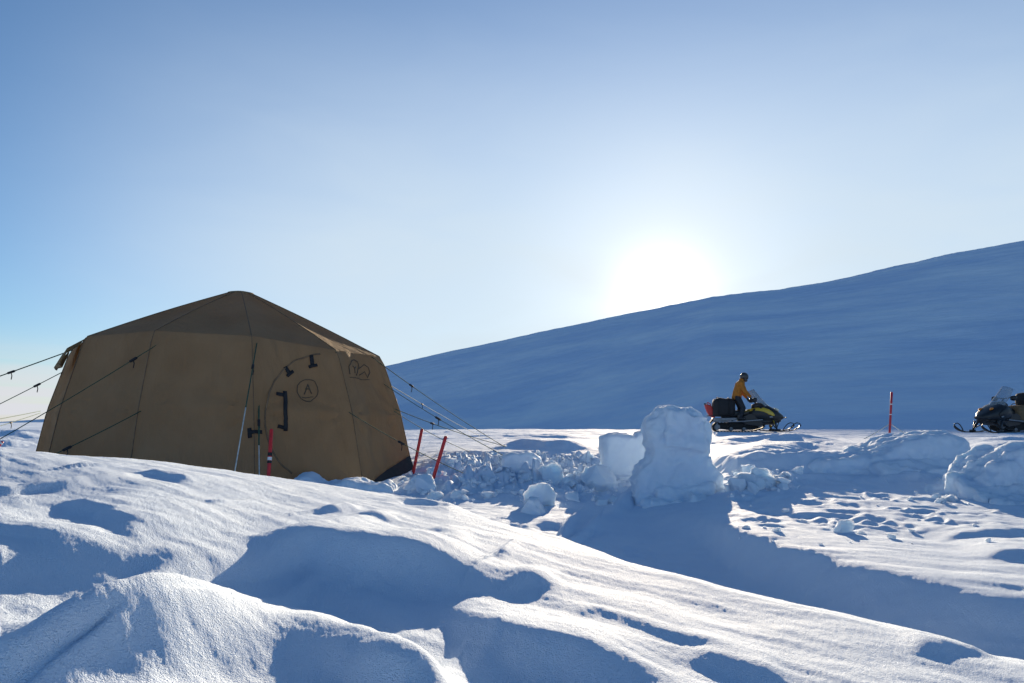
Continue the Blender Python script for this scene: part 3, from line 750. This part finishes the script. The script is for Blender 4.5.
carved('snow_block', 7.25, [(634,512),(632,482),(640,467),(650,459),(652,452),(648,442),(650,424),(660,412),(669,406),(680,410),(694,409),(703,417),(708,432),(706,447),(701,456),(711,470),(720,488),(736,503),(748,517)], .42, .016, .055,
    'tallest upright snow block with a rounded top in the rubble', 'snow block', 3, .06, [((.01,-.012,.90),(.40,.43,.36),(R(-4),R(8))), ((.18,-.22,.06),(.5,.5,.3),(0,R(24))), ((-.1,-.12,.1),(.7,.4,.26),(R(10),0)), ((-.02,-.12,.28),(.56,.3,.14),(R(6),R(-3)))], sm_=3, inset=.06)
carved('snow_block', 8.5, [(600,494),(602,470),(601,450),(602,437),(612,434),(628,435),(634,437),(640,431),(652,428),(664,432),(668,494)], .42, .02, .028,
    'squarer lower snow block half hidden behind the tallest block', 'snow block', 5, .04, [((0,-.1,.08),(.8,.5,.3),(0,0))])
carved('snow_block', 9.4, [(498,478),(502,456),(512,452),(530,452),(540,458),(546,478)], .4, .02, .03,
    'flat topped snow slab among the rubble near the tent', 'snow block', 8, .1)
carved('snow_heap', 8.3, [(790,480),(800,462),(830,458),(862,455),(880,446),(890,440),(905,436),(925,434),(945,434),(958,440),(962,452),(968,468),(972,486)], .9, .028, .05,
    'broad lumpy snow heap on the bank under the marker pole', 'snow heap', 11, .25, [((.25,-.2,.1),(1.6,.9,.5),(R(12),0)), ((-.6,-.1,.02),(1.3,.9,.45),(R(12),R(-6)))])
carved('snow_heap', 6.3, [(930,512),(946,499),(958,489),(970,473),(981,459),(990,456),(999,448),(1009,447),(1018,453),(1028,458),(1038,472),(1052,490),(1062,514)], .7, .018, .06,
    'pointed snow heap with a sunlit left edge below the black snowmobile', 'snow heap', 14, .1, [((.1,-.3,.08),(1.1,.7,.36),(R(16),0))])
carved('snow_heap', 5.2, [(974,536),(984,524),(996,516),(1010,514),(1026,515),(1040,524),(1046,540)], .4, .016, .03,
    'low rounded snow heap in front of the pointed one', 'snow heap', 17, .1)
carved('snow_heap', 8.2, [(286,500),(292,484),(298,477),(306,475),(314,479),(322,484),(336,484),(346,481),(358,480),(372,483),(386,482),(394,486),(400,500)], .42, .016, .035,
    'low lumpy bank of snow shovelled along the foot of the tent door', 'snow heap', 23, .15)
def on_ground(px, py, dz=0, d0=3.0):
    p = hit(px, py, d0); p.z += dz; return p
def bm_lump(bm, cuts):
    bmesh.ops.create_cube(bm, size=1.7); bmesh.ops.subdivide_edges(bm, edges=bm.edges[:], cuts=cuts, use_grid_fill=True)
    for v in bm.verts: v.co = v.co.lerp(v.co.normalized(), .30)
def chunk(name, p, sx, sy, sz, seed, label, cat='snow lump', group=None, sub=3):
    bm = bmesh.new(); bm_lump(bm, 7)
    shape_chunk(bm, seed, sx, sy, sz); o = from_bm(name, bm, M['snow_block'], angle=38); o.location = p; o.rotation_euler = (0,0,seed*1.3)
    return tag(o, label, cat, group)
def shape_chunk(bm, seed, sx, sy, sz, amp=.16):
    r_ = random.Random(seed); planes = []
    for i in range(10):
        n = Vector((r_.gauss(0,1), r_.gauss(0,1), r_.gauss(0,.8))).normalized(); planes.append((n, r_.uniform(.38,.8)))
    for v in bm.verts:
        c = v.co.copy()
        for n, d in planes:
            e = c.dot(n)-d
            if e > 0: c -= n*e*.96
        c += v.co*amp*mnoise.fractal(c*2.2+Vector((seed,seed*.3,0)), 1, 2, 4)
        v.co = Vector((c.x*sx, c.y*sy, c.z*sz))
for i, (px, py, s, lb) in enumerate((
    (545,505,(.20,.16,.20),'upright snow chunk leaning in front of the rubble field'), (533,513,(.27,.2,.12),'wide flat snow chunk lowest of the rubble field'),
    (552,482,(.18,.15,.26),'pointed snow chunk to the right of the flat slab'), (600,487,(.26,.2,.2),'rounded snow chunk against the foot of the square block'),
    (587,462,(.13,.12,.14),'small snow chunk on the rubble left of the square block'), (843,531,(.10,.09,.065),'lone snow lump on the trodden flat snow'),
    (412,489,(.16,.14,.12),'snow chunk in front of the stake nearer the tent'), (428,490,(.15,.14,.15),'snow chunk beside the foot of the farther stake'), (757,483,(.2,.15,.13),'snow chunk on the trodden snow right of the tallest block'))):
    p = hit(px, py, 3.2 if py > 510 else 6.0)
    chunk('snow_lump', p+Vector((0,0,s[2]*.35)), *s, 20+i*3, lb)
rub = bmesh.new(); r_ = random.Random(5)
def scatter(n, pxr, pyr, smin, smax, d0=5.5):
    for i in range(n):
        px = r_.uniform(*pxr); py = r_.uniform(*pyr); p = hit(px, py, d0, 14)
        if p.y > 13: continue
        s = smin+(smax-smin)*r_.random()**2.6; b = bmesh.new(); bm_lump(b, 3)
        shape_chunk(b, r_.randint(0, 9999), s*r_.uniform(.8,1.5), s*r_.uniform(.8,1.3), s*r_.uniform(.6,1.1))
        bmesh.ops.transform(b, matrix=Matrix.Translation(p+Vector((0,0,s*.25))) @ Matrix.Rotation(r_.uniform(0,6), 4, 'Z'), verts=b.verts)
        me = bpy.data.meshes.new('t'); b.to_mesh(me); b.free(); rub.from_mesh(me); bpy.data.meshes.remove(me)
scatter(260, (400, 625), (452, 505), .012, .06); scatter(26, (425, 600), (455, 500), .04, .13); scatter(60, (725, 800), (472, 492), .02, .10); scatter(36, (730, 990), (490, 545), .008, .035, 3)
scatter(30, (300, 440), (484, 494), .02, .06, 7.5); scatter(40, (930, 1010), (478, 505), .015, .07, 4)
tag(from_bm('snow_rubble', rub, M['snow_block'], angle=32), 'scattered broken crumbs of snow between tent and blocks', 'snow rubble', kind='stuff')

# ------------------------------------------------------------------ snowmobiles (x forward, z up, snow at z = 0)
def rail(bm, pts, r=.016): return bm_tube(bm, pts, r, 8)
def snowmobile(loc, rz, accent, label, lamp='lens', tilt=0):
    root = empty('snowmobile', loc, rz); root.rotation_euler = (0, tilt, rz); tag(root, label, 'snowmobile')
    # rubber track round its wheels
    bm = bmesh.new(); prof = []
    for a in range(90, 271, 15): prof.append((.46+.15*math.cos(R(a)), .17+.15*math.sin(R(a))))
    prof += [(.9,.02),(1.4,.02),(1.75,.03)]
    for a in range(-70, 91, 20): prof.append((1.95+.16*math.cos(R(a)), .26+.16*math.sin(R(a))))
    prof += [(1.4,.38),(.9,.34)]
    n = len(prof); cx = 1.1; rings = []
    for y in (-.2,.2): rings.append([bm.verts.new((p[0], y, p[1])) for p in prof])
    inn = []
    for y in (-.2,.2): inn.append([bm.verts.new((cx+(p[0]-cx)*.965, y, .2+(p[1]-.2)*.84)) for p in prof])
    for i in range(n):
        j = (i+1)%n
        bm.faces.new((rings[0][i], rings[0][j], rings[1][j], rings[1][i])); bm.faces.new((inn[0][i], inn[0][j], inn[1][j], inn[1][i]))
        for s in (0,1): bm.faces.new((rings[s][i], rings[s][j], inn[s][j], inn[s][i]))
    for i in range(n):                                # lugs
        a, b = Vector((prof[i][0], 0, prof[i][1])), Vector((prof[(i+1)%n][0], 0, prof[(i+1)%n][1]))
        m = max(1, int((b-a).length/.09))
        for t in range(m):
            p = a.lerp(b, (t+.5)/m); d = (b-a).normalized(); ang = math.atan2(d.z, d.x)
            bm_box(bm, p, (.03,.38,.05), Matrix.Rotation(-ang, 3, 'Y'))
    tr = from_bm('track', bm, M['rubber'], root, angle=30)
    for x, z, rad in ((.46,.17,.11),(.95,.10,.07),(1.4,.10,.07),(1.94,.26,.11)):
        for y in (-.13,.13):
            bm = bmesh.new(); bmesh.ops.create_cone(bm, cap_ends=True, segments=18, radius1=rad, radius2=rad*.9, depth=.05, matrix=Matrix.Translation((x,y,z)) @ Matrix.Rotation(R(90),4,'X'))
            from_bm('track_wheel', bm, M['grey'], tr, angle=30)
    bm = bmesh.new()
    for y in (-.14,.14): rail(bm, [(.5,y,.12),(1.3,y,.09),(1.75,y,.12),(1.9,y,.2)], .02)
    for x in (.8,1.35): rail(bm, [(x,-.15,.12),(x,.15,.12)]); rail(bm, [(x,-.12,.12),(x+.22,-.12,.42)]); rail(bm, [(x,.12,.12),(x+.22,.12,.42)])
    from_bm('slide_rail', bm, M['steel'], root)
    o = from_bm('skid_frame', bm_prism(bmesh.new(), [(.52,.12),(.50,.30),(.95,.36),(1.95,.40),(2.08,.30),(1.98,.14),(1.7,.07),(.8,.07)], -.12, .12, inset=.05), M['rubber'], tr, False); bevel(o, .02)
    for s in (-1, 1):                                 # footwell panels between cowling and running boards
        o = from_bm('footwell_panel', bm_prism(bmesh.new(), [(1.20,.42),(1.28,.52),(1.55,.66),(2.05,.56),(2.10,.30),(1.9,.20),(1.45,.26)], .21 if s > 0 else -.30, .30 if s > 0 else -.21, inset=.05), M['black'], root, False); bevel(o, .02)
    # aluminium tunnel, running boards, flap
    o = from_bm('tunnel', bm_prism(bmesh.new(), [(.32,.36),(.30,.50),(1.2,.52),(2.0,.54),(2.0,.46),(1.2,.42)], -.225, .225), M['grey'], root, False); bevel(o, .015)
    for s in (-1, 1):
        o = from_bm('running_board', bm_prism(bmesh.new(), [(.42,.34),(.42,.38),(1.3,.40),(2.0,.46),(2.0,.42),(1.3,.36)], s*.23 if s > 0 else -.40, .40 if s > 0 else -.23), M['grey'], root, False); bevel(o, .008)
    o = from_bm('snow_flap', bm_prism(bmesh.new(), [(.30,.48),(.12,.24),(.10,.16),(.13,.15),(.17,.24),(.34,.46)], -.21, .21), M['rubber'], root, False)
    bm = bmesh.new(); rail(bm, [(.9,-.2,.55),(.2,-.2,.58),(.12,-.12,.58),(.12,.12,.58),(.2,.2,.58),(.9,.2,.55)], .016)
    for x in (.35,.6): rail(bm, [(x,-.2,.575),(x,.2,.575)], .012)
    from_bm('rear_rack', bm, M['steel'], root)
    # seat
    o = from_bm('seat', bm_loft(bmesh.new(), [(.62,.12,.5,.60),(.66,.17,.5,.74),(.9,.2,.5,.80),(1.3,.19,.52,.78),(1.55,.16,.55,.80),(1.78,.12,.6,.88),(1.84,.07,.66,.84)], 20, 3.2), M['black'], root)
    # cowling
    hood = from_bm('hood', bm_loft(bmesh.new(), [(1.55,.20,.46,.70),(1.72,.30,.40,.88),(1.95,.38,.36,.99),(2.2,.41,.33,.97),(2.42,.38,.34,.85),(2.6,.29,.38,.72),(2.72,.18,.44,.62),(2.77,.08,.49,.57)], 28, 2.8), M['black'], root)
    for s in (-1, 1):                                 # coloured side panel, hugging the cowling
        bm = bmesh.new(); top = [(1.36,.74),(1.58,.82),(1.82,.87),(2.05,.87),(2.22,.80),(2.34,.70),(2.40,.62)]; low = [(1.36,.70),(1.58,.755),(1.82,.77),(2.05,.72),(2.20,.62),(2.32,.575),(2.40,.58)]
        rows = []
        for (x, zt), (_, zl) in zip(top, low):
            hw = float(np.interp(x, [1.45,1.55,1.72,1.95,2.2,2.42,2.6,2.72], [.21,.235,.315,.385,.415,.385,.30,.2])); r = []
            for i in range(6):
                z = zl+(zt-zl)*i/5; c = float(np.interp(x, [1.55,1.95,2.2,2.6],[.6,.67,.65,.55])); hz = float(np.interp(x, [1.55,1.95,2.2,2.6],[.15,.32,.32,.17]))
                k = max(0, 1-abs((z-c)/hz)**2.8)**(1/2.8) if abs(z-c) < hz else 0
                r.append((x, s*(hw*max(k,.35)+.012), z))
            rows.append([bm.verts.new(q) for q in r])
        for a, b in zip(rows, rows[1:]):
            for i in range(5): bm.faces.new((a[i], b[i], b[i+1], a[i+1]))
        o = from_bm('side_panel', bm, accent, root); m = o.modifiers.new('s', 'SOLIDIFY'); m.thickness = .014; m.offset = 0
        bm = bmesh.new(); bmesh.ops.create_icosphere(bm, subdivisions=3, radius=1, matrix=Matrix.Translation((2.5,s*.2,.80)) @ Matrix.Rotation(R(30),4,'Y') @ Matrix.Diagonal((.10,.13,.055,1) if lamp == 'lens' else (.07,.06,.03,1)))
        from_bm('headlight', bm, M[lamp], root)
        bm = bmesh.new(); bm_box(bm, (2.28, s*.405, .54), (.10,.03,.05)); o = from_bm('side_vent', bm, M['grey'], root, False); bevel(o, .008)
    # belly, bumper
    from_bm('belly_pan', bm_loft(bmesh.new(), [(1.75,.26,.30,.5),(2.1,.33,.24,.5),(2.45,.30,.27,.5),(2.66,.18,.36,.5)], 20, 3), M['black'], root)
    bm = bmesh.new(); rail(bm, [(2.45,-.3,.44),(2.74,-.2,.50),(2.86,-.1,.52),(2.86,.1,.52),(2.74,.2,.50),(2.45,.3,.44)], .018); from_bm('front_bumper', bm, M['steel'], root)
    # windshield
    bm = bmesh.new(); rows = []
    for j in range(9):
        t = j/8; x = 2.36-.60*t-.03*math.sin(t*3.1); z = .86+.70*t; hw = .31-.10*t**1.5; r = []
        for i in range(13):
            a = -1+2*i/12; r.append(bm.verts.new((x-.20*a*a, hw*a, z-.05*a*a*t*2)))
        rows.append(r)
    for a, b in zip(rows, rows[1:]):
        for i in range(12): bm.faces.new((a[i], a[i+1], b[i+1], b[i]))
    o = from_bm('windshield', bm, M['glass'], root); m = o.modifiers.new('s', 'SOLIDIFY'); m.thickness = .006
    # steering
    o = from_bm('dash', bm_loft(bmesh.new(), [(1.68,.1,.82,.98),(1.85,.17,.84,1.06),(2.08,.2,.86,1.04),(2.2,.12,.88,.98)], 16, 3), M['black'], root)
    bm = bmesh.new(); rail(bm, [(1.95,0,.86),(1.76,0,1.12)], .028); rail(bm, [(1.62,-.40,1.13),(1.74,-.22,1.17),(1.77,0,1.14),(1.74,.22,1.17),(1.62,.40,1.13)], .014)
    hb = from_bm('handlebar', bm, M['steel'], root)
    for s in (-1, 1):
        bm = bmesh.new(); rail(bm, [(1.68,s*.30,1.155),(1.62,s*.41,1.128)], .022); from_bm('grip', bm, M['rubber'], hb)
        bm = bmesh.new(); bm_loft(bm, [(1.64,.05,1.08,1.2,s*.34),(1.72,.075,1.06,1.24,s*.34),(1.80,.06,1.08,1.22,s*.33)], 12, 3); from_bm('hand_guard', bm, M['black'], hb)
    # skis
    for s in (-1, 1):
        y = s*.50; bm = bmesh.new(); pr = [(1.98,.06),(2.1,.025),(2.5,.012),(2.85,.02),(3.05,.07),(3.2,.16),(3.26,.23)]; rows = []
        for i, (x, z) in enumerate(pr):
            hw = (.05,.075,.08,.08,.075,.055,.03)[i]; rows.append([bm.verts.new((x, y-hw, z+.012)), bm.verts.new((x, y-hw*.3, z)), bm.verts.new((x, y+hw*.3, z)), bm.verts.new((x, y+hw, z+.012))])
        for a, b in zip(rows, rows[1:]):
            for i in range(3): bm.faces.new((a[i], b[i], b[i+1], a[i+1]))
        ski = from_bm('ski', bm, M['black'], root); m = ski.modifiers.new('s', 'SOLIDIFY'); m.thickness = .022
        bm = bmesh.new(); rail(bm, [(2.86,y,.03),(2.92,y,.16),(3.02,y,.28),(3.12,y,.33),(3.22,y,.31),(3.26,y,.24),(3.18,y,.14)], .016); from_bm('ski_loop', bm, M['black'], ski)
        bm = bmesh.new(); rail(bm, [(2.46,y,.04),(2.40,y*.97,.40)], .032); rail(bm, [(2.40,y*.97,.16),(2.3,s*.2,.36)], .018); rail(bm, [(2.46,y*.97,.16),(2.6,s*.2,.40)], .018); rail(bm, [(2.41,y*.95,.38),(2.35,s*.2,.5)], .018)
        bm_box(bm, (2.48, y, .07), (.2,.07,.08)); from_bm('suspension_arm', bm, M['steel'], root)
        bm = bmesh.new(); rail(bm, [(2.44,y*.9,.2),(2.36,s*.25,.56)], .034); from_bm('shock_absorber', bm, accent if accent is M['yellow'] else M['steel'], root)
    return root
SC = 1.0
def ground_xy(px, D): x = (px-512)/F*D; return Vector((x, D, gz(x, D)))
# machine 1, heading right
D1 = 23.5; g0 = ground_xy(750, D1); L = Vector(((704-512)/F*D1, D1, 0)); RZ1 = R(-10)
sm1 = snowmobile((L.x+.02, D1+.1, g0.z+.01), RZ1, M['yellow'], 'yellow and black snowmobile ridden by the person in the mustard jacket')
sm1.scale = (.94,.94,.94)
def mount(o, root):
    """stands on the machine but is a thing of its own"""
    o.location = root.location; o.rotation_euler = root.rotation_euler; o.scale = root.scale; return o
bag = empty('cargo_bag'); mount(bag, sm1); tag(bag, 'bulky black cargo bag strapped on the tail of the yellow snowmobile', 'bag')
o = from_bm('bag_body', bm_loft(bmesh.new(), [(.30,.22,.58,1.02),(.34,.30,.56,1.18),(.55,.33,.56,1.25),(.75,.33,.56,1.21),(.95,.31,.57,1.22),(1.08,.24,.60,1.12)], 22, 4), M['black_cloth'], bag)
for x in (.48,.86):
    bm = bmesh.new(); zt = 1.255 if x < .6 else 1.23; bm_tube(bm, [(x,-.335,.6),(x,-.338,1.05),(x,-.28,zt-.01),(x,0,zt+.01),(x,.28,zt-.01),(x,.345,1.05),(x,.34,.6)], .014, 6); from_bm('bag_strap', bm, M['strap'], bag)
can = empty('fuel_can'); mount(can, sm1); tag(can, 'red fuel can tilted behind the black cargo bag', 'fuel can')
o = from_bm('can_body', bm_prism(bmesh.new(), [(.02,.98),(.10,1.02),(.27,.94),(.40,.54),(.36,.50),(.20,.56),(.10,.74)], -.15, .15, inset=.06), M['redcan'], can, False); bevel(o, .03, 3)
bm = bmesh.new(); rail(bm, [(.10,-.0,1.0),(.13,0,1.07),(.22,0,1.03),(.25,0,.96)], .018); from_bm('can_handle', bm, M['redcan'], can)
bm = bmesh.new(); bmesh.ops.create_cone(bm, cap_ends=True, segments=14, radius1=.035, radius2=.03, depth=.06, matrix=Matrix.Translation((.05,.08,1.02))); from_bm('can_cap', bm, M['black'], can, angle=30)

# rider
man = empty('person'); mount(man, sm1); tag(man, 'person in a mustard jacket and dark helmet standing on the yellow snowmobile looking down', 'person')
hipL, hipR = Vector((1.16,.11,1.26)), Vector((1.16,-.11,1.26)); kneeL, kneeR = Vector((1.32,.21,.86)), Vector((1.36,-.21,.86)); ankL, ankR = Vector((1.18,.30,.52)), Vector((1.22,-.30,.52))
pel, waist, chest, neck = Vector((1.16,0,1.28)), Vector((1.18,0,1.42)), Vector((1.27,0,1.68)), Vector((1.36,0,1.85))
head = Vector((1.42,0,1.99)); shL, shR = Vector((1.29,.20,1.76)), Vector((1.29,-.20,1.76))
elL, elR = Vector((1.36,.33,1.48)), Vector((1.40,-.32,1.47)); wrL, wrR = Vector((1.55,.36,1.27)), Vector((1.57,-.36,1.27))
bm = bmesh.new()
bm_limb(bm, [pel, waist, chest, neck, head], [.13,.12,.14,.06,.095])
for a in ((hipL,kneeL,ankL),(hipR,kneeR,ankR)): bm_limb(bm, a, [.085,.055,.04])
for a in ((chest+Vector((0,.08,.05)),shL,elL,wrL),(chest+Vector((0,-.08,.05)),shR,elR,wrR)): bm_limb(bm, a, [.07,.055,.04,.03])
bm_limb(bm, [head+Vector((.09,0,-.02)), head+Vector((.115,0,-.03))], [.02,.016]); bm_limb(bm, [head+Vector((.03,0,-.08)), head+Vector((.08,0,-.09))], [.05,.035])
body = fuse(from_bm('body', bm, M['skin'], man), .018, 4)
for s in (-1, 1):
    bm = bmesh.new(); bmesh.ops.create_icosphere(bm, subdivisions=2, radius=.013, matrix=Matrix.Translation(head+Vector((.092,s*.032,.01)))); from_bm('eye', bm, M['visor'], body)
bm = bmesh.new(); bm_limb(bm, [pel+Vector((0,0,-.02)), waist, waist.lerp(chest,.5), chest, chest.lerp(neck,.55), neck+Vector((0,0,-.01))], [.185,.17,.175,.185,.13,.085])
for y in (-.07,.07): bm_limb(bm, [pel+Vector((0,y,-.03)), chest+Vector((0,y*1.3,0))], [.155,.165])
for c, a in (((0,.1,.05),(shL,elL,wrL)), ((0,-.1,.05),(shR,elR,wrR))): bm_limb(bm, (chest+Vector(c),)+a, [.12,.10,.078,.055])
jk = fuse(from_bm('jacket', bm, M['jacket'], man), .02, 3)
bm = bmesh.new(); bm_limb(bm, [neck+Vector((-.04,0,-.03)), neck+Vector((-.02,0,.03))], [.10,.10]); fuse(from_bm('collar', bm, M['jacket'], jk), .018, 2)
bm = bmesh.new(); bm_limb(bm, [pel+Vector((0,-.06,-.03)), pel+Vector((0,.06,-.03))], [.16,.16])
for a in ((hipL,kneeL,ankL),(hipR,kneeR,ankR)): bm_limb(bm, a, [.125,.095,.085])
fuse(from_bm('trousers', bm, M['trousers'], man), .02, 3)
for a, kd in ((ankL, Vector((1,0.12,0))), (ankR, Vector((1,-.12,0)))):
    bm = bmesh.new(); kd.normalize(); bm_limb(bm, [a+Vector((-.02,0,.08)), a+Vector((-.02,0,-.03)), a+kd*.17+Vector((0,0,-.055))], [.075,.072,.055]); fuse(from_bm('boot', bm, M['black'], man), .015, 3)
for s, wr in ((1, wrL), (-1, wrR)):                     # gloved hands closed on the grips
    g_ = Vector((1.645, s*.36, 1.142)); d = (g_-wr).normalized(); bm = bmesh.new()
    palm = g_+Vector((-.035,0,.035)); bm_limb(bm, [wr, palm], [.036,.036]); bm_limb(bm, [palm+Vector((0,-.025,0)), palm+Vector((0,.025,0))], [.03,.03])
    for i, ln in enumerate((.9,1.0,.95,.8)):
        y = (-.036+.024*i); k0 = palm+Vector((.012,y,.012)); k1 = k0+Vector((.034*ln,0,.008)); k2 = k1+Vector((.022*ln,0,-.03*ln)); k3 = k2+Vector((-.016,0,-.02*ln)); bm_limb(bm, [k0,k1,k2,k3], [.0115,.011,.0105,.009], 1)
    t0 = palm+Vector((.0,-s*.03,-.01)); bm_limb(bm, [t0, t0+Vector((.012,-s*.012,-.03)), t0+Vector((.035,-s*.004,-.05))], [.014,.012,.010], 1)
    fuse(from_bm('glove', bm, M['glove'], man), .0065, 2)
bm = bmesh.new(); rm = Matrix.Translation(head) @ Matrix.Rotation(R(30), 4, 'Y')
bmesh.ops.create_icosphere(bm, subdivisions=4, radius=1, matrix=rm @ Matrix.Translation((-.01,0,.025)) @ Matrix.Diagonal((.155,.13,.145,1)))
bmesh.ops.create_icosphere(bm, subdivisions=3, radius=1, matrix=rm @ Matrix.Translation((.07,0,-.075)) @ Matrix.Diagonal((.105,.095,.075,1)))
hel = fuse(from_bm('helmet', bm, M['helmet'], man), .012, 2)
bm = bmesh.new(); bmesh.ops.create_icosphere(bm, subdivisions=3, radius=1, matrix=rm @ Matrix.Translation((.075,0,.01)) @ Matrix.Diagonal((.085,.108,.05,1))); from_bm('visor', bm, M['visor'], hel)

# machine 2, heading left
D2 = 22.5; g0 = ground_xy(1000, D2)
sm2 = snowmobile(((979-512)/F*D2+2.77*math.cos(R(15)), D2+.7, g0.z+.01), R(180+15), M['black'], 'black snowmobile parked at the right edge with its skis pointing left', 'orange')
box = empty('cargo_box'); mount(box, sm2); tag(box, 'brown canvas cargo pack on the seat of the black snowmobile', 'cargo pack')
o = from_bm('pack_body', bm_loft(bmesh.new(), [(.36,.22,.5,.9),(.40,.30,.42,1.0),(.8,.33,.36,.96),(1.15,.34,.36,.93),(1.38,.32,.38,.9),(1.46,.24,.42,.84)], 20, 5), M['brown'], box)
for x in (.6,1.1):
    bm = bmesh.new(); bm_tube(bm, [(x,-.345,.5),(x,-.34,.85),(x,-.2,.985),(x,.2,.985),(x,.34,.85),(x,.345,.5)], .013, 6); from_bm('pack_strap', bm, M['strap'], box)
o = from_bm('pack_back', bm_loft(bmesh.new(), [(.78,.16,.92,1.28),(.84,.24,.9,1.36),(.96,.24,.9,1.34),(1.02,.16,.92,1.26)], 16, 4), M['black_cloth'], box)

# ------------------------------------------------------------------ camera and output
cd = bpy.data.cameras.new('camera'); cam = link(bpy.data.objects.new('camera', cd))
cam.location = (0,0,CAMZ); cam.rotation_euler = (R(90),0,0)
cd.sensor_width = 36; cd.lens = 36*F/1024; cd.shift_y = (HOR-341.5)/1024; cd.clip_start = .05; cd.clip_end = 5000
sc.camera = cam
vs = sc.view_settings; vs.view_transform = 'Standard'; vs.look = 'None'; vs.gamma = 1; vs.use_curve_mapping = False; vs.exposure = 1.70
sc.cycles.max_bounces = 6; sc.cycles.diffuse_bounces = 3; sc.cycles.use_denoising = True
